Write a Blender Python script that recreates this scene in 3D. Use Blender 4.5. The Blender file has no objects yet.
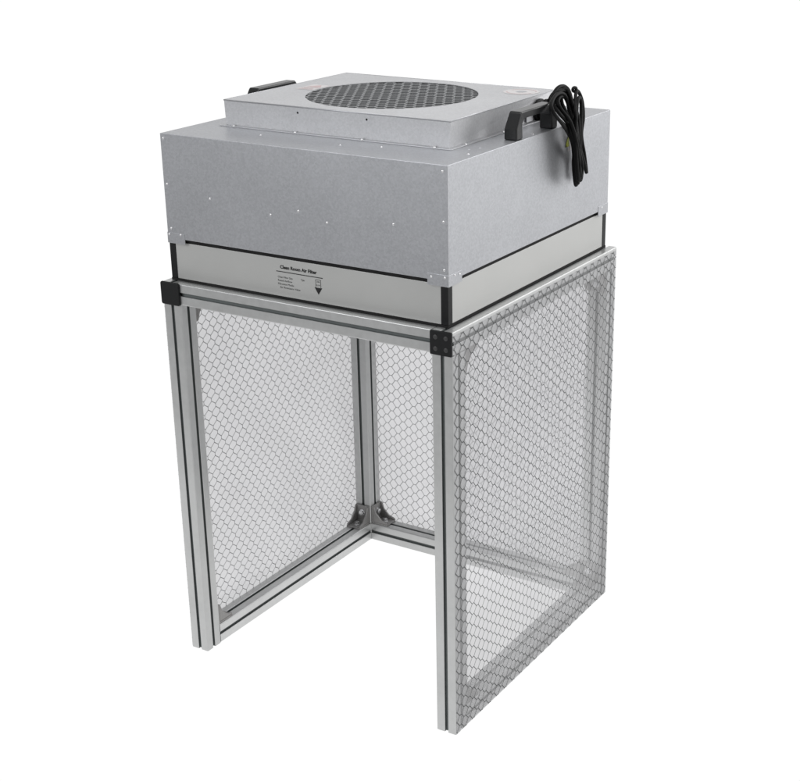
import bpy, bmesh, math, random
from mathutils import Vector, noise
random.seed(4)
S = bpy.context.scene
C = S.collection

# ------------------------------------------------------------------ dimensions (metres)
W, D, H, P = 0.620, 0.6241, 0.7642, 0.0406          # frame
BX0, BX1, BY0, BY1 = 0.0133, 0.6067, 0.0109, 0.6055  # housing
ZB, ZT = 0.8451, 1.0339
SX0, SX1, SY0, SY1, ZS = 0.0687, 0.5406, 0.1270, 0.5000, 1.0805   # raised fan cover
FX0, FX1, FY0, FY1 = 0.0104, 0.6010, 0.0179, 0.6099  # filter
GX, GY, GR = 0.305, 0.3145, 0.1575                   # fan grille

# ------------------------------------------------------------------ materials
def mat(name):
    m = bpy.data.materials.new(name); m.use_nodes = True
    nt = m.node_tree; nt.nodes.clear()
    out = nt.nodes.new('ShaderNodeOutputMaterial')
    return m, nt, out
def N(nt, t, **kw):
    n = nt.nodes.new(t)
    for k, v in kw.items(): setattr(n, k, v)
    return n
def principled(name, col, metallic=0.0, rough=0.5, var=0.0, scale=200.0, stretch=None, bump=0.0, rvar=0.0, spangle=0.0, low=0.0):
    m, nt, out = mat(name)
    b = N(nt, 'ShaderNodeBsdfPrincipled'); nt.links.new(b.outputs[0], out.inputs[0])
    b.inputs['Metallic'].default_value = metallic; b.inputs['Roughness'].default_value = rough
    b.inputs['Base Color'].default_value = (*col, 1)
    if max(col) < 0.02: b.inputs['Specular IOR Level'].default_value = 0.4 if max(col) == 0.012 else 0.22 if max(col) > 0.0035 else 0.12
    if var or bump or rvar or spangle:
        tc = N(nt, 'ShaderNodeTexCoord'); mp = N(nt, 'ShaderNodeMapping')
        nt.links.new(tc.outputs['Object'], mp.inputs[0])
        if stretch: mp.inputs['Scale'].default_value = stretch
        no = N(nt, 'ShaderNodeTexNoise'); no.inputs['Scale'].default_value = scale; no.inputs['Detail'].default_value = 4
        nt.links.new(mp.outputs[0], no.inputs['Vector'])
        val = no.outputs['Fac']
        # brightness factor = 1 + var*(noise-.5)*2 + spangle*(voronoi-.5)*2 + low*(cloud-.5)*2
        def term(src, k):
            a = N(nt, 'ShaderNodeMath', operation='MULTIPLY_ADD'); nt.links.new(src, a.inputs[0])
            a.inputs[1].default_value = 2*k; a.inputs[2].default_value = -k
            return a.outputs[0]
        tot = term(val, var)
        def add(a_, b_):
            s = N(nt, 'ShaderNodeMath', operation='ADD'); nt.links.new(a_, s.inputs[0]); nt.links.new(b_, s.inputs[1]); return s.outputs[0]
        if spangle:
            vo = N(nt, 'ShaderNodeTexVoronoi'); vo.inputs['Scale'].default_value = 330
            nt.links.new(tc.outputs['Object'], vo.inputs['Vector'])
            bw = N(nt, 'ShaderNodeSeparateColor'); nt.links.new(vo.outputs['Color'], bw.inputs[0])
            tot = add(tot, term(bw.outputs[0], spangle))
        if low:
            n2 = N(nt, 'ShaderNodeTexNoise'); n2.inputs['Scale'].default_value = 9; n2.inputs['Detail'].default_value = 3
            nt.links.new(tc.outputs['Object'], n2.inputs['Vector'])
            tot = add(tot, term(n2.outputs['Fac'], low))
        one = N(nt, 'ShaderNodeMath', operation='ADD'); nt.links.new(tot, one.inputs[0]); one.inputs[1].default_value = 1.0
        vm = N(nt, 'ShaderNodeVectorMath', operation='SCALE'); vm.inputs[0].default_value = col
        nt.links.new(one.outputs[0], vm.inputs['Scale']); nt.links.new(vm.outputs[0], b.inputs['Base Color'])
        if rvar:
            r = N(nt, 'ShaderNodeMath', operation='MULTIPLY_ADD'); nt.links.new(val, r.inputs[0])
            r.inputs[1].default_value = 2*rvar; r.inputs[2].default_value = rough-rvar
            nt.links.new(r.outputs[0], b.inputs['Roughness'])
        if bump:
            bp = N(nt, 'ShaderNodeBump'); bp.inputs['Strength'].default_value = bump; bp.inputs['Distance'].default_value = 0.001
            nt.links.new(val, bp.inputs['Height']); nt.links.new(bp.outputs[0], b.inputs['Normal'])
    return m

M = {}
M['galv'] = principled('galvanised_steel', (0.418, 0.425, 0.444), 0.85, 0.42, var=0.09, scale=620, spangle=0.07, low=0.08, rvar=0.06)
M['galv_cover'] = principled('galvanised_cover', (0.50, 0.503, 0.515), 0.72, 0.52, var=0.07, scale=520, spangle=0.06, low=0.08, rvar=0.05)
M['galv_tab'] = principled('galvanised_bracket', (0.45, 0.455, 0.47), 0.65, 0.42, var=0.06, scale=300)
M['panel'] = principled('filter_aluminium', (0.452, 0.454, 0.444), 0.5, 0.46, var=0.05, scale=60, stretch=(1, 1, 40), low=0.05, rvar=0.05)
M['alu'] = principled('anodised_aluminium', (0.50, 0.505, 0.502), 0.7, 0.36, var=0.07, scale=90, low=0.10, rvar=0.05)
M['alu_lightened'] = principled('anodised_aluminium_lightened', (0.60, 0.605, 0.602), 0.65, 0.38, var=0.07, scale=90, low=0.10, rvar=0.05)  # lighter copy of alu, making up for light lost behind the film
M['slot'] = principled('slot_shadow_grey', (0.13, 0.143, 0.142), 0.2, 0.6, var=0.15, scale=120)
M['cast'] = principled('cast_bracket_alloy', (0.29, 0.285, 0.28), 0.55, 0.5, var=0.15, scale=250, bump=0.1)
M['zinc'] = principled('zinc_plated_steel', (0.75, 0.75, 0.76), 0.95, 0.25, var=0.05, scale=300)
M['black'] = principled('black_plastic', (0.007, 0.0075, 0.008), 0.0, 0.5, var=0.2, scale=300, bump=0.08)
M['handle'] = principled('black_moulded_handle', (0.011, 0.0115, 0.012), 0.0, 0.30, var=0.2, scale=400, bump=0.1)
M['dimple'] = principled('dark_recess', (0.025, 0.025, 0.025), 0.0, 0.5)
M['rubber'] = principled('black_cable_rubber', (0.003, 0.003, 0.003), 0.0, 0.58, var=0.2, scale=200)
M['gasket'] = principled('black_foam_gasket', (0.014, 0.014, 0.014), 0.0, 0.8, var=0.2, scale=500)
M['grille'] = principled('grille_steel', (0.24, 0.245, 0.252), 0.6, 0.45, var=0.15, scale=150)
M['fan'] = principled('fan_dark_steel', (0.045, 0.045, 0.048), 0.4, 0.5, var=0.2, scale=80)
M['cavity'] = principled('dark_fan_cavity', (0.012, 0.012, 0.013), 0.2, 0.7)
M['ink'] = principled('black_print_ink', (0.018, 0.018, 0.018), 0.0, 0.6)
M['ink_soft'] = principled('grey_print_ink', (0.03, 0.03, 0.03), 0.0, 0.6)
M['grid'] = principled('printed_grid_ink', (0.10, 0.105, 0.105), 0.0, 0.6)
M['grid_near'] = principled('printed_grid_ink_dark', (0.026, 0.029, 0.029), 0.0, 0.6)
M['white'] = principled('white_sticker', (0.52, 0.50, 0.50), 0.0, 0.5, var=0.04, scale=200)
M['red'] = principled('faded_red_print', (0.45, 0.34, 0.34), 0.0, 0.5)
M['yellow'] = principled('yellow_green_sticker', (0.42, 0.45, 0.04), 0.0, 0.5)

# translucent film of the antistatic curtains
for key, nm, al, f0, f1, ti in (('film', 'antistatic_film', 0.52, 0.47, 0.55, 0.91), ('film_side', 'antistatic_film_shaded', 0.78, 0.38, 0.44, 0.78)):
    m, nt, out = mat(nm)
    tr = N(nt, 'ShaderNodeBsdfTransparent'); tr.inputs[0].default_value = (ti, ti, ti*1.01, 1)
    df = N(nt, 'ShaderNodeBsdfDiffuse'); df.inputs[0].default_value = (al, al, al*1.02, 1)
    tl = N(nt, 'ShaderNodeBsdfTranslucent'); tl.inputs[0].default_value = (al, al, al*1.02, 1)
    gl = N(nt, 'ShaderNodeBsdfGlossy'); gl.inputs[0].default_value = (0.9, 0.9, 0.9, 1); gl.inputs['Roughness'].default_value = 0.12
    rn = N(nt, 'ShaderNodeTexNoise'); rn.inputs['Scale'].default_value = 7; rb = N(nt, 'ShaderNodeBump'); rb.inputs['Strength'].default_value = 0.25; rb.inputs['Distance'].default_value = 0.02
    nt.links.new(rn.outputs['Fac'], rb.inputs['Height']); nt.links.new(rb.outputs[0], gl.inputs['Normal'])
    m1 = N(nt, 'ShaderNodeMixShader'); m1.inputs[0].default_value = 0.5
    nt.links.new(df.outputs[0], m1.inputs[1]); nt.links.new(tl.outputs[0], m1.inputs[2])
    m2 = N(nt, 'ShaderNodeMixShader'); nt.links.new(tr.outputs[0], m2.inputs[1]); nt.links.new(m1.outputs[0], m2.inputs[2])
    tc = N(nt, 'ShaderNodeTexCoord'); no = N(nt, 'ShaderNodeTexNoise'); no.inputs['Scale'].default_value = 8; no.inputs['Detail'].default_value = 5
    nt.links.new(tc.outputs['Object'], no.inputs['Vector'])
    mr = N(nt, 'ShaderNodeMapRange'); mr.inputs['From Min'].default_value = 0.3; mr.inputs['From Max'].default_value = 0.7
    mr.inputs['To Min'].default_value = f0; mr.inputs['To Max'].default_value = f1
    nt.links.new(no.outputs['Fac'], mr.inputs[0]); nt.links.new(mr.outputs[0], m2.inputs[0])
    m3 = N(nt, 'ShaderNodeMixShader'); m3.inputs[0].default_value = 0.04
    nt.links.new(m2.outputs[0], m3.inputs[1]); nt.links.new(gl.outputs[0], m3.inputs[2]); nt.links.new(m3.outputs[0], out.inputs[0])
    if key == 'film_side':  # film darkened towards the bottom, standing in for shade on the floor behind
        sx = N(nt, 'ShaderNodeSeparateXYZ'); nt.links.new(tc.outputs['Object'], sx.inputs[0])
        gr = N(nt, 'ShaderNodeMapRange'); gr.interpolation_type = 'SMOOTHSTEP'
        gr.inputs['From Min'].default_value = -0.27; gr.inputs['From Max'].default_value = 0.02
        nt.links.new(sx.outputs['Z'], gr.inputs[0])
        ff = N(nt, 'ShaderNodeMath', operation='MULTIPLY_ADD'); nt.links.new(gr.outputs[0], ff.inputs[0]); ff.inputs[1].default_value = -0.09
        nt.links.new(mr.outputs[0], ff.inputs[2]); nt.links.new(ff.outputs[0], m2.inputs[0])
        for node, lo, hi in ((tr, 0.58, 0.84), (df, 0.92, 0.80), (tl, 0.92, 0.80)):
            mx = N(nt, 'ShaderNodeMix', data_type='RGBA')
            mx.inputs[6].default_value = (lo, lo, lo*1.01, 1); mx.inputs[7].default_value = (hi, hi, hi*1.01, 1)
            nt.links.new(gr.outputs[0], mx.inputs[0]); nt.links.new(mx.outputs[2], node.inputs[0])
    M[key] = m

m, nt, out = mat('glowing_white_backdrop')
em = N(nt, 'ShaderNodeEmission'); em.inputs[0].default_value = (1, 1, 1, 1); em.inputs[1].default_value = 1.02  # sheet glows by itself, so it stays white and takes no shadows
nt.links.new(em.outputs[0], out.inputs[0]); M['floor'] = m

# ------------------------------------------------------------------ helpers
def thing(name, loc, label, cat):
    o = bpy.data.objects.new(name, None); o.empty_display_size = 0.05; C.objects.link(o)
    o.location = loc; o['label'] = label; o['category'] = cat
    return o
def world(o):
    v = Vector(o.location)
    while o.parent: o = o.parent; v += o.location
    return v
def obj(name, bm, mats, parent=None, bevel=0, smooth=False, label=None, origin=None):
    """link a bmesh given in world coordinates as one mesh object"""
    bmesh.ops.recalc_face_normals(bm, faces=bm.faces)
    if origin is None:
        lo = Vector([min(v.co[i] for v in bm.verts) for i in range(3)]); hi = Vector([max(v.co[i] for v in bm.verts) for i in range(3)])
        origin = (lo+hi)/2
    origin = Vector(origin)
    bmesh.ops.translate(bm, verts=bm.verts, vec=-origin)
    me = bpy.data.meshes.new(name); bm.to_mesh(me); bm.free()
    for k in (mats if isinstance(mats, (list, tuple)) else [mats]): me.materials.append(M[k])
    if smooth:
        for p in me.polygons: p.use_smooth = True
    o = bpy.data.objects.new(name, me); C.objects.link(o)
    if parent: o.parent = parent; o.location = origin - world(parent)
    else: o.location = origin
    if bevel:
        b = o.modifiers.new('bevel', 'BEVEL'); b.width = bevel; b.segments = 2; b.limit_method = 'ANGLE'; b.angle_limit = math.radians(50)
    if label: o['label'] = label
    return o
def box(bm, x0, x1, y0, y1, z0, z1, mi=0):
    vs = [bm.verts.new((x, y, z)) for z in (z0, z1) for (x, y) in ((x0, y0), (x1, y0), (x1, y1), (x0, y1))]
    for f in ((0, 3, 2, 1), (4, 5, 6, 7), (0, 1, 5, 4), (1, 2, 6, 5), (2, 3, 7, 6), (3, 0, 4, 7)):
        bm.faces.new([vs[i] for i in f]).material_index = mi
def prism(bm, poly, f0, f1, mi=0, side_mi=None, caps=True):
    """poly: list of 2-D points; f0/f1 map a 2-D point to the two end positions"""
    a = [bm.verts.new(f0(p)) for p in poly]; b = [bm.verts.new(f1(p)) for p in poly]
    n = len(poly)
    for i in range(n):
        f = bm.faces.new((a[i], a[(i+1) % n], b[(i+1) % n], b[i])); f.material_index = side_mi[i] if side_mi else mi
    if caps:
        bm.faces.new(a[::-1]).material_index = mi; bm.faces.new(b).material_index = mi
def ngon(bm, pts, mi=0):
    f = bm.faces.new([bm.verts.new(p) for p in pts]); f.material_index = mi; return f
def tube(bm, pts, r, seg=10, closed=False, mi=0):
    n = len(pts); rings = []; prev = None
    for i, p in enumerate(pts):
        if closed: t = (pts[(i+1) % n]-pts[i-1])
        else: t = pts[min(i+1, n-1)]-pts[max(i-1, 0)]
        t.normalize()
        if prev is None:
            u = t.orthogonal().normalized()
        else:
            u = (prev - t*prev.dot(t)).normalized()
        prev = u; v = t.cross(u)
        rings.append([bm.verts.new(p + (u*math.cos(a)+v*math.sin(a))*r) for a in [2*math.pi*k/seg for k in range(seg)]])
    m_ = n if closed else n-1
    for i in range(m_):
        A, B = rings[i], rings[(i+1) % n]; off = 0
        if closed and i == n-1:
            off = min(range(seg), key=lambda s: (A[0].co-B[s].co).length)
        for k in range(seg):
            bm.faces.new((A[k], A[(k+1) % seg], B[(k+1+off) % seg], B[(k+off) % seg])).material_index = mi
    if not closed:
        bm.faces.new(rings[0][::-1]).material_index = mi; bm.faces.new(rings[-1]).material_index = mi
def spline(pts, sub=8, closed=True):
    pts = [Vector(p) for p in pts]; n = len(pts); out_ = []
    rng = range(n) if closed else range(n-1)
    g = (lambda i: pts[i % n]) if closed else (lambda i: pts[max(0, min(n-1, i))])
    for i in rng:
        p0, p1, p2, p3 = g(i-1), g(i), g(i+1), g(i+2)
        for s in range(sub):
            t = s/sub
            out_.append(0.5*((2*p1)+(p2-p0)*t+(2*p0-5*p1+4*p2-p3)*t*t+(3*p1-p0-3*p2+p3)*t**3))
    if not closed: out_.append(pts[-1])
    return out_
def dome(bm, c, nrm, r, h, seg=10, mi=0):
    nrm = Vector(nrm).normalized(); u = nrm.orthogonal().normalized(); v = nrm.cross(u); c = Vector(c)
    prev = None
    for (rr, hh) in ((1, 0), (0.92, 0.5), (0.6, 0.88)):
        ring = [bm.verts.new(c+nrm*h*hh+(u*math.cos(2*math.pi*k/seg)+v*math.sin(2*math.pi*k/seg))*r*rr) for k in range(seg)]
        if prev:
            for k in range(seg): bm.faces.new((prev[k], prev[(k+1) % seg], ring[(k+1) % seg], ring[k])).material_index = mi
        prev = ring
    bm.faces.new(prev).material_index = mi
def cyl(bm, c, nrm, r, h, seg=16, mi=0):
    nrm = Vector(nrm).normalized(); u = nrm.orthogonal().normalized(); v = nrm.cross(u); c = Vector(c)
    a = [bm.verts.new(c+(u*math.cos(2*math.pi*k/seg)+v*math.sin(2*math.pi*k/seg))*r) for k in range(seg)]
    b = [bm.verts.new(q.co+nrm*h) for q in a]
    for k in range(seg): bm.faces.new((a[k], a[(k+1) % seg], b[(k+1) % seg], b[k])).material_index = mi
    bm.faces.new(a[::-1]).material_index = mi; bm.faces.new(b).material_index = mi

# ------------------------------------------------------------------ the setting: white seamless sheet
bm = bmesh.new()
prof = [(-0.95, 0.0), (4.5, 0.0)] + [(4.5+2.0*math.sin(a), 2.0-2.0*math.cos(a)) for a in [math.radians(9*i) for i in range(1, 11)]] + [(6.5, 6.0)]  # front edge stops short so the glow brightens the housing front less
rows = [[bm.verts.new((x, y, z)) for x in (-22.0, 14.0)] for (y, z) in prof]
for i in range(len(rows)-1): bm.faces.new((rows[i][0], rows[i][1], rows[i+1][1], rows[i+1][0]))
fl = obj('floor', bm, 'floor', smooth=True, origin=(0, 0, 0)); fl['kind'] = 'structure'

# ------------------------------------------------------------------ frame of slotted aluminium extrusion
frame = thing('workbench_frame', (W/2, D/2, 0), 'open-fronted slotted aluminium frame with clear grid-printed curtains, standing on the white floor', 'frame')
def slot_profile():
    h = P/2; s = 0.0033; d = 0.0052; c = 0.0020; l = 0.0008
    pts, mi = [], []
    # one side, going round with corner chamfers; rotated four times
    side = [(-h+c, -h), (-s-l, -h), (-s, -h+l), (-s, -h+d), (s, -h+d), (s, -h+l), (s+l, -h), (h-c, -h), (h-c*0.5, -h+c*0.134), (h-c*0.134, -h+c*0.5)]
    sm = [0, 0, 1, 1, 1, 0, 0, 0, 0, 0]
    for k in range(4):
        a = k*math.pi/2; ca, sa = round(math.cos(a)), round(math.sin(a))
        for (x, y), q in zip(side, sm): pts.append((x*ca-y*sa, x*sa+y*ca)); mi.append(q)
    return pts, mi
PROF, PMI = slot_profile()
def extrusion(name, axis, c, a, b, m_='alu'):
    """axis 0/1/2; c = centre in the two other axes; from a to b"""
    bm = bmesh.new()
    def f(t):
        def g(p):
            q = [p[0]+c[0], p[1]+c[1]]; q.insert(axis, t); return q
        return g
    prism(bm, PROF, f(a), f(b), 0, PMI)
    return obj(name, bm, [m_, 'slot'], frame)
h = P/2; e = 0.0004
HP = H-P
for cx in (h, W-h):
    for cy in (h, D-h): extrusion('post', 2, (cx, cy), 0.0, HP-e)
for cx in (h, W-h):
    extrusion('rail', 1, (cx, HP+h), 0.0, D)                  # top side rails run the full depth
    extrusion('rail', 1, (cx, h+0.0005), P+e, D-P-e, 'alu_lightened')          # bottom side rails
extrusion('rail', 0, (h, HP+h), P+e, W-P-e)                   # top front
extrusion('rail', 0, (D-h, HP+h), P+e, W-P-e)                 # top back
extrusion('rail', 0, (D-h, h+0.0005), P+e, W-P-e)             # bottom back

# black end caps on the side rails
def rounded_rect(w, hh, r, n=5):
    pts = []
    for (cx, cy, a0) in ((w-r, -hh+r, -90), (w-r, hh-r, 0), (-w+r, hh-r, 90), (-w+r, -hh+r, 180)):
        for k in range(n+1):
            a = math.radians(a0+90*k/n); pts.append((cx+r*math.cos(a), cy+r*math.sin(a)))
    return pts
for i, cx in enumerate((h, W-h)):
    for y0, sgn in ((0.0, -1),):
        bm = bmesh.new(); big = 0.0012 if i == 0 else 0.0004
        pr = rounded_rect(h+big, h+big, 0.004 if i == 0 else 0.0018)
        prism(bm, pr, lambda p: (cx+p[0], y0+sgn*0.0002, HP+h+p[1]), lambda p: (cx+p[0], y0+sgn*0.0048, HP+h+p[1]))
        cap = obj('end_cap', bm, 'black', frame, bevel=0.0012 if i == 0 else 0.0006)
        if i == 1:
            bm = bmesh.new()
            for (dx, dz) in ((-0.010, -0.010), (0.010, -0.010), (-0.010, 0.010), (0.010, 0.010)):
                dome(bm, (cx+dx, y0+sgn*0.0048, HP+h+dz), (0, sgn, 0), 0.0042, 0.0010, 12)
            obj('stud', bm, 'dimple', cap, smooth=True)

# cast corner brackets with two bolts each
def bracket(o, u, v, w):
    """o = inner corner, u / v = unit directions of the two legs, w = width direction; centred on o in w"""
    o, u, v, w = Vector(o), Vector(u), Vector(v), Vector(w)
    L, t, hw = 0.043, 0.0045, 0.0185
    bm = bmesh.new()
    def pr(poly, w0, w1):
        prism(bm, poly, lambda p: o+u*p[0]+v*p[1]+w*w0, lambda p: o+u*p[0]+v*p[1]+w*w1)
    g = 0.0005
    pr([(g, g), (L, g), (L, t), (t, t), (t, L), (g, L)], -hw, hw)
    tri = [(t+.0002, t+.0002), (L-0.001, t+.0002), (L-0.001, t+0.003), (L*0.62, L*0.30), (L*0.30, L*0.62), (t+0.003, L-0.001), (t+.0002, L-0.001)]
    pr(tri, -hw+.0002, -hw+0.004); pr(tri, hw-0.004, hw-.0002)
    b = obj('corner_bracket', bm, 'cast', frame, bevel=0.0008)
    for d, nrm in ((u, v), (v, u)):
        bm = bmesh.new(); base = o+d*(L*0.60)+nrm*t
        cyl(bm, base, nrm, 0.0075, 0.0012, 16); cyl(bm, base+nrm*0.0012, nrm, 0.0058, 0.005, 6 if d is u else 14)
        cyl(bm, base+nrm*0.0062, nrm, 0.0028, 0.0006, 6)
        obj('bolt', bm, 'zinc', b, bevel=0.0004)
for sx, cx in ((1, h), (-1, W-h)):
    bracket((cx, D-P, P), (0, -1, 0), (0, 0, 1), (1, 0, 0))                 # back post to side rail
    bracket((cx+sx*h, D-h, P), (sx, 0, 0), (0, 0, 1), (0, 1, 0))            # back post to back rail
    bracket((cx, P, P), (0, 1, 0), (0, 0, 1), (1, 0, 0))                    # front post to side rail
    bracket((cx, D-P, HP), (0, -1, 0), (0, 0, -1), (1, 0, 0))               # upper back corners
    bracket((cx+sx*h, D-h, HP), (sx, 0, 0), (0, 0, -1), (0, 1, 0))
    bracket((cx, P, HP), (0, 1, 0), (0, 0, -1), (1, 0, 0))

# curtain sheets: film with the printed honeycomb grid as one flat mesh (film cells and printed outlines)
def curtain(u0, u1, z0, z1, place, px, pz, phase, film, grid, lw, turned=False):
    """film with the printed grid; turned = the roll hung with its pattern a quarter turn round"""
    e_ = px*0.215
    bm = bmesh.new()
    U0, U1, V0, V1 = (z0, z1, u0, u1) if turned else (u0, u1, z0, z1)
    ni = int((U1-U0)/(px/2))+4; nj = int((V1-V0)/pz)+4
    hexa = [(-px/2+e_/2, 0), (-e_/2, -pz/2), (e_/2, -pz/2), (px/2-e_/2, 0), (e_/2, pz/2), (-e_/2, pz/2)]
    ins = []
    for i in range(6):
        p0, p1, p2 = Vector(hexa[i-1]), Vector(hexa[i]), Vector(hexa[(i+1) % 6])
        d1, d2 = (p1-p0).normalized(), (p2-p1).normalized()
        n1, n2 = Vector((-d1.y, d1.x)), Vector((-d2.y, d2.x))
        b = (n1+n2).normalized(); ins.append(tuple(p1+b*(lw/max(0.3, b.dot(n1)))))
    def warp(x, y):
        a = noise.noise(Vector((x*9, y*9, 3.1))); c = noise.noise(Vector((x*9, y*9, 9.7)))
        d = noise.noise(Vector((x*60, y*60, 5.0)))
        return x+a*0.0022+d*0.0005, y+c*0.0022+d*0.0005
    for i in range(-3, ni):
        for j in range(-3, nj):
            cu = U0+phase[0]+i*px/2; cz = V0+phase[1]+j*pz+(pz/2 if i % 2 else 0)
            def vert(p):
                x, y = warp(cu+p[0], cz+p[1])
                return bm.verts.new((y, 0, x) if turned else (x, 0, y))
            a = [vert(p) for p in hexa]; q = [vert(p) for p in ins]
            bm.faces.new(q).material_index = 0
            for k in range(6): bm.faces.new((a[k], a[(k+1) % 6], q[(k+1) % 6], q[k])).material_index = 1
    for co, no_ in (((u0, 0, 0), (-1, 0, 0)), ((u1, 0, 0), (1, 0, 0)), ((0, 0, z0), (0, 0, -1)), ((0, 0, z1), (0, 0, 1))):
        bmesh.ops.bisect_plane(bm, geom=bm.verts[:]+bm.edges[:]+bm.faces[:], plane_co=co, plane_no=no_, clear_outer=True)
    for v in bm.verts: v.co = Vector(place(v.co.x, v.co.z))
    return obj('curtain_panel', bm, [film, grid], frame)
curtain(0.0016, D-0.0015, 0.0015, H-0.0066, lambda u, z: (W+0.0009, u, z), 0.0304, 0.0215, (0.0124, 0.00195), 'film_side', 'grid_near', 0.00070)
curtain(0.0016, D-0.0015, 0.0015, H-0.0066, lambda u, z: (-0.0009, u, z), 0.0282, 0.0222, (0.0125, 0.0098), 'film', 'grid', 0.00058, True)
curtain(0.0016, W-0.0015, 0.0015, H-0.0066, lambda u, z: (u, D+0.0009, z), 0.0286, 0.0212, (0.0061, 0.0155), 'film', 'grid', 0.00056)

# ------------------------------------------------------------------ filter cassette resting on the frame
filt = thing('air_filter', ((FX0+FX1)/2, (FY0+FY1)/2, H), 'flat silver air filter cassette with black corners, lying between grey fan housing and frame', 'filter')
bm = bmesh.new(); box(bm, FX0+.002, FX1-.002, FY0+.002, FY1-.002, H+0.0045, ZB-0.0004)
obj('core', bm, 'gasket', filt)
bm = bmesh.new(); box(bm, FX0-.0012, FX1+.0012, FY0-.0012, FY1+.0012, H+0.0002, H+0.0043)
obj('gasket', bm, 'gasket', filt)
ck = 0.0133; PZ0, PZ1 = H+0.0045, 0.8368
def face_box(side, a0, a1, z0, z1, d0, d1, x0=FX0, x1=FX1, y0=FY0, y1=FY1):
    """slab on one side of a rectangle: d0..d1 measured outwards from its face"""
    bm = bmesh.new()
    if side == 'front': box(bm, a0, a1, y0-d1, y0-d0, z0, z1)
    if side == 'back': box(bm, a0, a1, y1+d0, y1+d1, z0, z1)
    if side == 'left': box(bm, x0-d1, x0-d0, a0, a1, z0, z1)
    if side == 'right': box(bm, x1+d0, x1+d1, a0, a1, z0, z1)
    return bm
panels = {}
for side, a, b in (('front', FX0, FX1), ('back', FX0, FX1), ('left', FY0, FY1), ('right', FY0, FY1)):
    panels[side] = obj('side_panel', face_box(side, a+ck, b-ck, PZ0, PZ1, -0.0018, 0.0), 'panel', filt, bevel=0.0003)
for cx, sx in ((FX0, 1), (FX1, -1)):
    for cy, sy in ((FY0, 1), (FY1, -1)):
        bm = bmesh.new(); t = 0.0016; o_ = 0.0008
        poly = [(cx-sx*o_, cy-sy*o_), (cx+sx*(ck-.0003), cy-sy*o_), (cx+sx*(ck-.0003), cy+sy*t), (cx+sx*t, cy+sy*t), (cx+sx*t, cy+sy*(ck-.0003)), (cx-sx*o_, cy+sy*(ck-.0003))]
        prism(bm, poly, lambda p: (p[0], p[1], PZ0), lambda p: (p[0], p[1], ZB-0.0004))
        obj('corner_strip', bm, 'black', filt, bevel=0.0006)

# printed label on the front panel
def text_into(bm, txt, x, z, size, width, y, mi=0, bold=0.0):
    cu = bpy.data.curves.new('text', 'FONT'); cu.body = txt; cu.size = size; cu.offset = bold; cu.resolution_u = 3
    to = bpy.data.objects.new('text', cu); C.objects.link(to)
    dg = bpy.context.evaluated_depsgraph_get()
    me = bpy.data.meshes.new_from_object(to.evaluated_get(dg))
    C.objects.unlink(to); bpy.data.objects.remove(to); bpy.data.curves.remove(cu)
    xs = [v.co.x for v in me.vertices]; k = width/(max(xs)-min(xs)); x_min = min(xs)
    vs = [bm.verts.new((x+(v.co.x-x_min)*k, y, z+v.co.y)) for v in me.vertices]
    for p in me.polygons:
        try: bm.faces.new([vs[i] for i in p.vertices]).material_index = mi
        except ValueError: pass
    bpy.data.meshes.remove(me)
bm = bmesh.new(); yl = FY0-0.00035
text_into(bm, 'Clean Room Air Filter', 0.2602, 0.8192, 0.0084, 0.0785, yl, 0, 0.00030)
def quad(x0, z0, x1, z1, y=yl, mi=0): ngon(bm, [(x0, y, z0), (x1, y, z0), (x1, y, z1), (x0, y, z1)], mi)
quad(0.2515, 0.8128, 0.3508, 0.8142)
for txt, x, z, wd in (('Clean Filter Size', 0.2545, 0.8022, 0.0318), ('Rated Airflow', 0.2545, 0.7960, 0.0305), ('Filtration Media', 0.2543, 0.7898, 0.0343), ('Air Resistance Value', 0.2580, 0.7838, 0.0440), ('Type', 0.3042, 0.8030, 0.0078)):
    text_into(bm, txt, x, z, 0.0048, wd, yl, 1)
ax0, ax1 = 0.3354, 0.3466
lw_ = 0.0007
quad(ax0, 0.7955, ax0+lw_, 0.8098); quad(ax1-lw_, 0.7955, ax1, 0.8098); quad(ax0+lw_, 0.8091, ax1-lw_, 0.8098)
ngon(bm, [(0.3330, yl, 0.7954), (0.3490, yl, 0.7954), (0.3410, yl, 0.7832)])
text_into(bm, 'AIR', ax0+0.0022, 0.8045, 0.0040, 0.0068, yl, 1); text_into(bm, 'FLOW', ax0+0.0018, 0.7985, 0.0036, 0.0076, yl, 1)
obj('printed_label', bm, ['ink', 'ink_soft'], panels['front'])

# ------------------------------------------------------------------ fan filter housing
fan = thing('fan_unit', ((BX0+BX1)/2, (BY0+BY1)/2, ZB), 'grey galvanised fan housing with raised cover, round mesh inlet and two black handles', 'fan unit')
bm = bmesh.new(); box(bm, BX0, BX1, BY0, BY1, ZB, ZT)
obj('housing', bm, 'galv', fan, bevel=0.0006)
bm = bmesh.new()
fw = 0.009
box(bm, SX0-fw, SX1+fw, SY0-fw, SY1+fw, ZT+0.0001, ZT+0.0016)
obj('flange', bm, 'galv_tab', fan, bevel=0.0004)
# raised cover: four walls and a top plate punched by the grille (plate edge follows the hexagons)
TW = 0.0016
top_c = [(SX0-0.0012, SY0-0.0012), (SX1+0.0030, SY0-0.0012), (SX1-0.0030, SY1), (SX0+0.0012, SY1+0.004)]
bot_c = [(SX0, SY0), (SX1, SY0), (SX1-0.001, SY1), (SX0+0.0005, SY1)]
hs = 0.0192                                     # hexagon pitch of the inlet mesh
R_ = hs/math.sqrt(3)
hexv = [(R_*math.cos(math.radians(60*k+30)), R_*math.sin(math.radians(60*k+30))) for k in range(6)]
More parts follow.
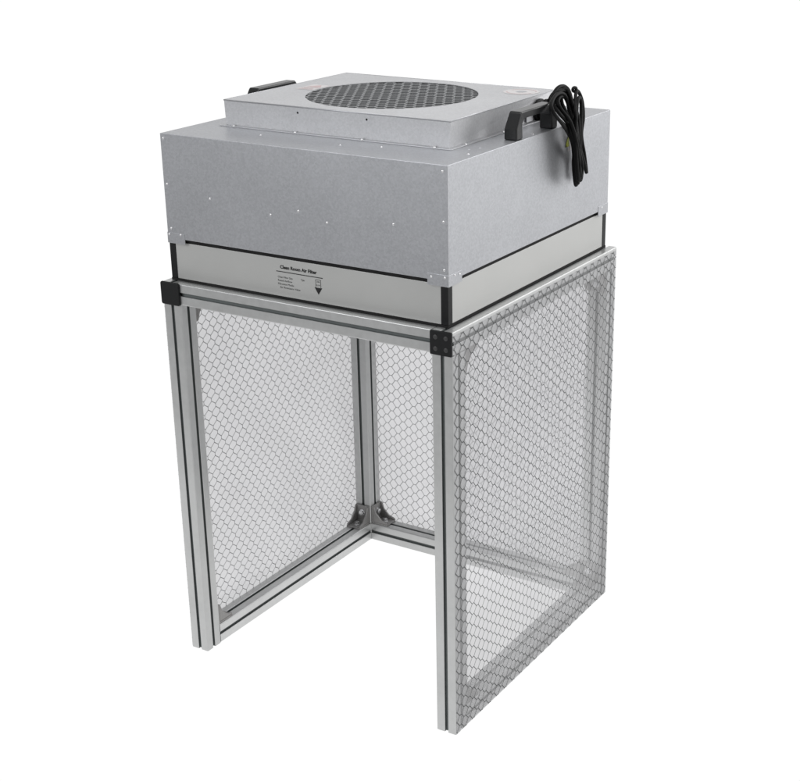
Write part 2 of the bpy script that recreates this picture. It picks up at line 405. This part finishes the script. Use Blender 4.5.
# openings of the mesh are flattened along one direction (long-way / short-way of the mesh)
lw_dir = math.radians(31)
def squash(p, kl, ks):
    u = p[0]*math.cos(lw_dir)+p[1]*math.sin(lw_dir); v = -p[0]*math.sin(lw_dir)+p[1]*math.cos(lw_dir)
    u *= kl; v *= ks
    return (u*math.cos(lw_dir)-v*math.sin(lw_dir), u*math.sin(lw_dir)+v*math.cos(lw_dir))
hole = [squash(p, 0.88, 0.79) for p in hexv]
bmp, bmg = bmesh.new(), bmesh.new()
zg = ZS-0.0012
for j in range(-13, 14):
    for i in range(-13, 14):
        cx = GX+0.004+(i+(0.5 if j % 2 else 0))*hs; cy = GY+0.002+j*hs*math.sqrt(3)/2
        if math.hypot(cx-GX, cy-GY) > GR+hs*0.6: continue
        a = [bmg.verts.new((cx+p[0], cy+p[1], zg)) for p in hexv]; b = [bmg.verts.new((cx+p[0], cy+p[1], zg)) for p in hole]
        c_ = [bmg.verts.new((cx+p[0], cy+p[1], zg-0.0020)) for p in hole]
        for q in range(6):
            w_ = (q+1) % 6
            bmg.faces.new((a[q], a[w_], b[w_], b[q])); bmg.faces.new((b[q], b[w_], c_[w_], c_[q]))
bmesh.ops.remove_doubles(bmg, verts=bmg.verts, dist=1e-5)
for k in range(48):
    a = 2*math.pi*k/48; nn = Vector((math.cos(a), math.sin(a), 0))
    bmesh.ops.bisect_plane(bmg, geom=bmg.verts[:]+bmg.edges[:]+bmg.faces[:], plane_co=Vector((GX, GY, 0))+nn*(GR+0.0015), plane_no=nn, clear_outer=True)
# plate: from the round opening out to the four edges
angs = sorted([2*math.pi*k/72 for k in range(72)]+[math.atan2(p[1]-GY, p[0]-GX) % (2*math.pi) for p in top_c])
def edge_hit(a):
    d = Vector((math.cos(a), math.sin(a))); best = None
    for k in range(4):
        p, q = Vector(top_c[k]), Vector(top_c[(k+1) % 4]); e2 = q-p; o2 = p-Vector((GX, GY))
        den = d.x*e2.y-d.y*e2.x
        if abs(den) < 1e-9: continue
        t = (o2.x*e2.y-o2.y*e2.x)/den; u = (o2.x*d.y-o2.y*d.x)/den
        if t > 0 and -1e-6 <= u <= 1+1e-6 and (best is None or t < best): best = t
    return (GX+d.x*best, GY+d.y*best)
OUT = [bmp.verts.new((*edge_hit(a), ZS)) for a in angs]
INN = [bmp.verts.new((GX+GR*math.cos(a), GY+GR*math.sin(a), ZS)) for a in angs]
LOW = [bmp.verts.new((GX+GR*math.cos(a), GY+GR*math.sin(a), ZS-0.0011)) for a in angs]
for k in range(len(angs)):
    n_ = (k+1) % len(angs)
    bmp.faces.new((INN[k], OUT[k], OUT[n_], INN[n_])); bmp.faces.new((INN[k], INN[n_], LOW[n_], LOW[k]))
ctop = [bmp.verts.new((*p, ZS-0.0002)) for p in top_c]; cbot = [bmp.verts.new((*p, ZT+0.0017)) for p in bot_c]
for k in range(4):
    n_ = (k+1) % 4
    bmp.faces.new((cbot[k], cbot[n_], ctop[n_], ctop[k]))
plenum = obj('raised_cover', bmp, 'galv_cover', fan)
# folded lip along the front and right edges of the cover
bm = bmesh.new()
for k in range(4):
    p0, p1 = Vector((*top_c[k], ZS-0.0008)), Vector((*top_c[(k+1) % 4], ZS-0.0008))
    tube(bm, [p0, p1], 0.0013, 10)
obj('folded_edge', bm, 'galv_tab', plenum, smooth=True)
obj('inlet_grille', bmg, 'grille', fan)
# fan seen through the mesh
bm = bmesh.new()
seg = 48
def lathe(bm, prof_, cx, cy, mi=0):
    rs = [[bm.verts.new((cx+r*math.cos(2*math.pi*k/seg), cy+r*math.sin(2*math.pi*k/seg), z)) for k in range(seg)] for r, z in prof_]
    for A, B in zip(rs, rs[1:]):
        for k in range(seg): bm.faces.new((A[k], A[(k+1) % seg], B[(k+1) % seg], B[k])).material_index = mi
    return rs
lathe(bm, [(0.185, ZT+0.004), (0.165, ZT+0.020), (0.150, ZT+0.022), (0.142, ZT+0.012), (0.140, ZT+0.003)], GX, GY, 0)
rs = lathe(bm, [(0.075, ZT+0.003), (0.074, ZT+0.016), (0.060, ZT+0.024), (0.02, ZT+0.026)], GX, GY, 0)
bm.faces.new(rs[-1])
for k in range(9):
    a = 2*math.pi*k/9
    def at(r, da, z): return (GX+r*math.cos(a+da), GY+r*math.sin(a+da), z)
    for s_ in range(4):
        r0, r1 = 0.076+0.015*s_, 0.076+0.015*(s_+1)
        ngon(bm, [at(r0, 0.10*s_, ZT+0.018), at(r1, 0.10*(s_+1), ZT+0.018), at(r1, 0.10*(s_+1)+0.22, ZT+0.005), at(r0, 0.10*s_+0.22, ZT+0.005)])
obj('impeller', bm, 'fan', fan, smooth=False)
bm = bmesh.new(); ngon(bm, [(SX0+.004, SY0+.004, ZT+0.0024), (SX1-.004, SY0+.004, ZT+0.0024), (SX1-.004, SY1-.004, ZT+0.0024), (SX0+.004, SY1-.004, ZT+0.0024)])
obj('cavity_floor', bm, 'cavity', fan)

# corner tabs that hold the filter (L shaped)
TZ0, TZ1 = ZB-0.0093, ZB+0.0105
for cx, sx in ((BX0, 1), (BX1, -1)):
    for cy, sy in ((BY0, 1), (BY1, -1)):
        a_, b_, o_, t = 0.040, 0.042, 0.0006, 0.0008
        poly = [(cx-sx*o_, cy-sy*o_), (cx+sx*a_, cy-sy*o_), (cx+sx*a_, cy+sy*t), (cx+sx*t, cy+sy*t), (cx+sx*t, cy+sy*b_), (cx-sx*o_, cy+sy*b_)]
        # stop short of the housing faces: the tab is a folded plate lapped over the corner
        bm = bmesh.new(); prism(bm, poly, lambda p: (p[0], p[1], TZ0), lambda p: (p[0], p[1], TZ1))
        obj('corner_tab', bm, 'galv', fan, bevel=0.0003)

def screw(p, nrm, r=0.0024, hgt=0.0013, m_='zinc', parent=fan):
    bm = bmesh.new(); dome(bm, p, nrm, r, hgt, 10); obj('screw', bm, m_, parent, smooth=True)
yf = BY0-0.0001
for x, z in ((0.1183, 0.9278), (0.2511, 0.9144), (0.3107, 0.9278), (0.3698, 0.9148), (0.5029, 0.9277), (0.5975, 1.0241), (0.5985, 0.9432), (0.0200, 1.0255), (0.0208, 0.9442)):
    screw((x, yf, z), (0, -1, 0))
for x, z in ((0.5990, 0.8636), (0.0226, 0.8634)): screw((x, yf, z), (0, -1, 0))
for x, z in ((0.5744, 0.8500), (0.6003, 0.8515), (0.0440, 0.8535), (0.0173, 0.8520)): screw((x, yf-0.0006, z), (0, -1, 0))
xr = BX1+0.0001
for y, z in ((0.0294, 0.8520), (0.0450, 0.8500), (0.578, 0.8510)): screw((xr+0.0006, y, z), (1, 0, 0), 0.0020, 0.0011)
for x in (0.0897, 0.2269, 0.3688, 0.5141): screw((x, SY0-0.005, ZT+0.0016), (0, 0, 1), 0.0030, 0.0020)
for x in (0.2315, 0.377): screw((x, SY0-0.0010, 1.0695), (0, -1, 0), 0.0020, 0.0006, 'ink')
for x, y in ((0.1839, 0.0796), (0.5881, 0.106), (0.5964, 0.3121), (0.36, 0.07), (0.43, 0.09)): screw((x, y, ZT), (0, 0, 1), 0.0024, 0.0012)
for x, y in ((0.5690, 0.1411), (0.5790, 0.160)): screw((x, y, ZT), (0, 0, 1), 0.0034, 0.0008, 'galv')
for y in (0.17, 0.30, 0.46): screw((SX1+0.005, y, ZT+0.0016), (0, 0, 1), 0.0026, 0.0016)

# handles
def handle(xc):
    y0, y1 = 0.2415, 0.392; wx = 0.0125
    bm = bmesh.new(); z0 = ZT+0.0002; zt_ = ZT+0.0462
    # outline in (y, z): foot, sloping shoulder, bar, shoulder, foot
    pts = [(y0, 0), (y0, 0.0185), (y0+0.0155, 0.0430), (y0+0.019, 0.0462), (y1-0.019, 0.0462), (y1-0.0155, 0.0430), (y1, 0.0185), (y1, 0),
           (y1-0.0225, 0), (y1-0.0225, 0.0255), (y1-0.030, 0.0335), (y0+0.030, 0.0335), (y0+0.0225, 0.0255), (y0+0.0225, 0)]
    n = len(pts)
    def wid(z): return wx if z < 0.02 else wx*0.92
    L_ = [bm.verts.new((xc-wid(z), y, z0+z)) for y, z in pts]; R2 = [bm.verts.new((xc+wid(z), y, z0+z)) for y, z in pts]
    for i in range(n): bm.faces.new((L_[i], L_[(i+1) % n], R2[(i+1) % n], R2[i]))
    def quads(V, flip):
        for idx in ((0, 1, 12, 13), (1, 2, 11, 12), (2, 3, 4, 5, 10, 11), (5, 6, 9, 10), (6, 7, 8, 9)):
            f = [V[i] for i in idx]; bm.faces.new(f[::-1] if flip else f)
    quads(L_, False); quads(R2, True)
    o = obj('handle', bm, 'handle', fan, bevel=0.0022)
    bm = bmesh.new()
    for y in (y0+0.011, y1-0.011): pass
    bm.free()
    return o
handle(0.5915); handle(0.0300)

# cable gland, small cover plate and stickers
bm = bmesh.new(); cyl(bm, (SX1-0.001, 0.441, 1.052), (1, 0, 0), 0.021, 0.006, 24); cyl(bm, (SX1+0.005, 0.441, 1.052), (1, 0, 0), 0.017, 0.012, 12); cyl(bm, (SX1+0.017, 0.441, 1.052), (1, 0, 0), 0.010, 0.008, 20)
obj('cable_gland', bm, 'black', fan, bevel=0.0012)
obj('cover_plate', face_box('right', 0.390, 0.412, 1.0370, 1.0610, 0.0, 0.0026, x1=SX1), 'galv_cover', fan, bevel=0.0004)
def disc_ring(bm, cx, cy, r0, r1, z, mi, n=40, a0=0, a1=360):
    full = a1-a0 >= 360; k_ = n if full else n+1
    an = [math.radians(a0+(a1-a0)*k/n) for k in range(k_)]
    B = [bm.verts.new((cx+r1*math.cos(a), cy+r1*math.sin(a), z)) for a in an]
    if r0 <= 0: bm.faces.new(B).material_index = mi; return
    A = [bm.verts.new((cx+r0*math.cos(a), cy+r0*math.sin(a), z)) for a in an]
    for k in range(n): bm.faces.new((A[k], B[k], B[(k+1) % k_], A[(k+1) % k_])).material_index = mi
bm = bmesh.new()
disc_ring(bm, 0.4985, 0.4515, 0, 0.0335, ZS+0.0003, 0)
disc_ring(bm, 0.4985, 0.4515, 0.0255, 0.0280, ZS+0.0005, 1, 40, 20, 160); disc_ring(bm, 0.4985, 0.4515, 0.0255, 0.0280, ZS+0.0005, 1, 40, 200, 340)
disc_ring(bm, 0.4985, 0.4515, 0, 0.010, ZS+0.0005, 2)
obj('round_sticker', bm, ['white', 'red', 'galv'], fan)
bm = bmesh.new()
def top_rect(x0, x1, y0, y1, z, mi): ngon(bm, [(x0, y0, z), (x1, y0, z), (x1, y1, z), (x0, y1, z)], mi)
top_rect(0.106, 0.146, 0.287, 0.347, ZS+0.0003, 0)
ngon(bm, [(0.110, 0.318, ZS+0.0005), (0.142, 0.318, ZS+0.0005), (0.126, 0.343, ZS+0.0005)], 1)
for k in range(3): top_rect(0.110, 0.142-0.006*(k % 2), 0.292+0.008*k, 0.2955+0.008*k, ZS+0.0005, 1)
obj('warning_sticker', bm, ['white', 'red'], fan)
bm = bmesh.new(); xs_ = BX1+0.0004
ngon(bm, [(xs_, 0.427, 0.985), (xs_, 0.447, 0.985), (xs_, 0.447, 1.016), (xs_, 0.427, 1.016)], 0)
ngon(bm, [(xs_+.0003, 0.4165, 0.9935), (xs_+.0003, 0.4345, 0.9935), (xs_+.0003, 0.4300, 1.0150)], 1)
ngon(bm, [(xs_+.0006, 0.4170, 0.9938), (xs_+.0006, 0.4225, 0.9938), (xs_+.0006, 0.4215, 0.9985)], 2)
obj('earth_sticker', bm, ['white', 'yellow', 'ink'], fan)

# ------------------------------------------------------------------ power cord: looped bundle hung over the handle
LOOPS = [
    [(0.6280, 0.4202, 0.9280), (0.6280, 0.4104, 0.9652), (0.6300, 0.4049, 0.9969), (0.6310, 0.3757, 1.0354), (0.6250, 0.3520, 1.0569), (0.6120, 0.3520, 1.0741), (0.6040, 0.3681, 1.0885), (0.6020, 0.3913, 1.1016), (0.6000, 0.4203, 1.1020), (0.6040, 0.4345, 1.0916), (0.6200, 0.4174, 1.0704), (0.6300, 0.4089, 1.0372), (0.6300, 0.4212, 0.9906), (0.6280, 0.4297, 0.9399)],
    [(0.6200, 0.4546, 0.9289), (0.6220, 0.4363, 0.9691), (0.6260, 0.4165, 1.0054), (0.6320, 0.3772, 1.0440), (0.6280, 0.3496, 1.0670), (0.6150, 0.3555, 1.0790), (0.6060, 0.3763, 1.0892), (0.6040, 0.3991, 1.0963), (0.6060, 0.4187, 1.0921), (0.6120, 0.4253, 1.0740), (0.6220, 0.4307, 1.0421), (0.6220, 0.4472, 0.9945), (0.6200, 0.4619, 0.9460)],
    [(0.6220, 0.4768, 0.9388), (0.6240, 0.4589, 0.9653), (0.6320, 0.4182, 1.0092), (0.6360, 0.3979, 1.0570), (0.6200, 0.4282, 1.0777), (0.6100, 0.4524, 1.0895), (0.6080, 0.4689, 1.0827), (0.6120, 0.4739, 1.0653), (0.6180, 0.4663, 1.0399), (0.6220, 0.4524, 1.0117), (0.6220, 0.4667, 0.9729)],
    [(0.6360, 0.4140, 0.9327), (0.6380, 0.4018, 0.9767), (0.6400, 0.3915, 1.0231), (0.6340, 0.4057, 1.0609), (0.6220, 0.4348, 1.0787), (0.6180, 0.4531, 1.0758), (0.6200, 0.4535, 1.0528), (0.6280, 0.4360, 1.0149), (0.6320, 0.4282, 0.9715)],
    [(0.6160, 0.4398, 0.9349), (0.6180, 0.4320, 0.9731), (0.6240, 0.4083, 1.0101), (0.6360, 0.3499, 1.0469), (0.6340, 0.3189, 1.0720), (0.6260, 0.3238, 1.0861), (0.6160, 0.3605, 1.0956), (0.6120, 0.3932, 1.0934), (0.6140, 0.4073, 1.0802), (0.6180, 0.4147, 1.0442), (0.6160, 0.4374, 0.9865)],
    [(0.6400, 0.4174, 0.9452), (0.6420, 0.4015, 0.9808), (0.6440, 0.3858, 1.0156), (0.6400, 0.3708, 1.0492), (0.6260, 0.3609, 1.0721), (0.6200, 0.3607, 1.0838), (0.6120, 0.3838, 1.0886), (0.6100, 0.4072, 1.0843), (0.6180, 0.4098, 1.0661), (0.6340, 0.3969, 1.0394), (0.6400, 0.4024, 1.0036), (0.6400, 0.4204, 0.9646)],
    [(0.6400, 0.4076, 0.9398), (0.6420, 0.3937, 0.9786), (0.6420, 0.3859, 1.0154), (0.6360, 0.3830, 1.0417), (0.6220, 0.3884, 1.0625), (0.6120, 0.3920, 1.0770), (0.6080, 0.3994, 1.0879), (0.6080, 0.4169, 1.0872), (0.6140, 0.4174, 1.0735), (0.6260, 0.4082, 1.0546), (0.6380, 0.4016, 1.0213), (0.6420, 0.4057, 0.9764)],
    [(0.6340, 0.4139, 0.9344), (0.6340, 0.4061, 0.9702), (0.6380, 0.3925, 1.0051), (0.6350, 0.3753, 1.0411), (0.6180, 0.3769, 1.0639), (0.6060, 0.3842, 1.0829), (0.6030, 0.4049, 1.0972), (0.6080, 0.4185, 1.0958), (0.6200, 0.4131, 1.0798), (0.6300, 0.4103, 1.0494), (0.6360, 0.4125, 1.0016), (0.6360, 0.4187, 0.9591)],
]
TAIL = [(0.5620, 0.4079, 1.0692), (0.5750, 0.3982, 1.0768), (0.5900, 0.3846, 1.0816), (0.6000, 0.3764, 1.0922), (0.6020, 0.3914, 1.0981), (0.6040, 0.4225, 1.0949), (0.6120, 0.4332, 1.0746), (0.6260, 0.4296, 1.0461), (0.6360, 0.4141, 1.0102), (0.6340, 0.4241, 0.9724)]
bm = bmesh.new()
for L in LOOPS: tube(bm, spline(L, 8, True), 0.0033, 10, True)
tube(bm, spline(TAIL, 8, False), 0.0033, 10, False)
cord = obj('power_cord', bm, 'rubber', smooth=True)
cord['label'] = 'black power cord coiled in a long bundle, draped over the handle of the housing'; cord['category'] = 'cord'
bm = bmesh.new()
tube(bm, [Vector((0.607+0.0020*math.cos(a), 0.4505+0.0032*math.cos(a), 1.0925+0.0034*math.sin(a))) for a in [2*math.pi*k/12 for k in range(12)]], 0.0030, 8, True)
obj('cable_tie', bm, 'black', cord, smooth=True)

# ------------------------------------------------------------------ light
w = bpy.data.worlds.new('World'); S.world = w; w.use_nodes = True
bg = w.node_tree.nodes['Background']; bg.inputs[0].default_value = (1.0, 1.0, 1.0, 1); bg.inputs[1].default_value = 0.33
def area(name, loc, target, size, power, col=(1, 1, 1)):
    l = bpy.data.lights.new(name, 'AREA'); l.shape = 'SQUARE'; l.size = size; l.energy = power; l.color = col
    o = bpy.data.objects.new(name, l); C.objects.link(o); o.location = loc
    o.rotation_euler = (Vector(target)-Vector(loc)).to_track_quat('-Z', 'Y').to_euler()
    return o
area('softbox_key', (2.7, 3.5, 2.0), (0.55, 0.35, 0.95), 2.2, 52)
area('added_fill_right', (3.2, 0.1, 2.5), (0.6, 0.3, 0.95), 2.0, 45)  # added fill that lifts the right-hand faces, no lamp known there
area('added_fill_front', (-1.0, -3.3, 2.3), (0.3, 0.2, 1.0), 2.4, 82, (0.97, 0.98, 1.0))  # added to brighten the cover front and top, no such source visible
area('softbox_top', (0.3, 0.6, 3.6), (0.3, 0.3, 0.8), 1.6, 36)

# ------------------------------------------------------------------ camera
cam = bpy.data.cameras.new('camera'); co = bpy.data.objects.new('camera', cam); C.objects.link(co)
co.location = (1.77052, -1.89679, 1.49065); co.rotation_euler = (1.20772, 0.00944, 0.54473)
cam.sensor_fit = 'HORIZONTAL'; cam.sensor_width = 36.0; cam.lens = 36.0*1440.606/800.0
cam.shift_x = (400-448.978)/800.0; cam.shift_y = (400.2045-390.5)/800.0
cam.clip_start = 0.05; cam.clip_end = 200
S.camera = co
S.view_settings.view_transform = 'Standard'; S.view_settings.look = 'None'
S.view_settings.exposure = 0; S.view_settings.gamma = 1
S.cycles.transparent_max_bounces = 24; S.cycles.max_bounces = 10
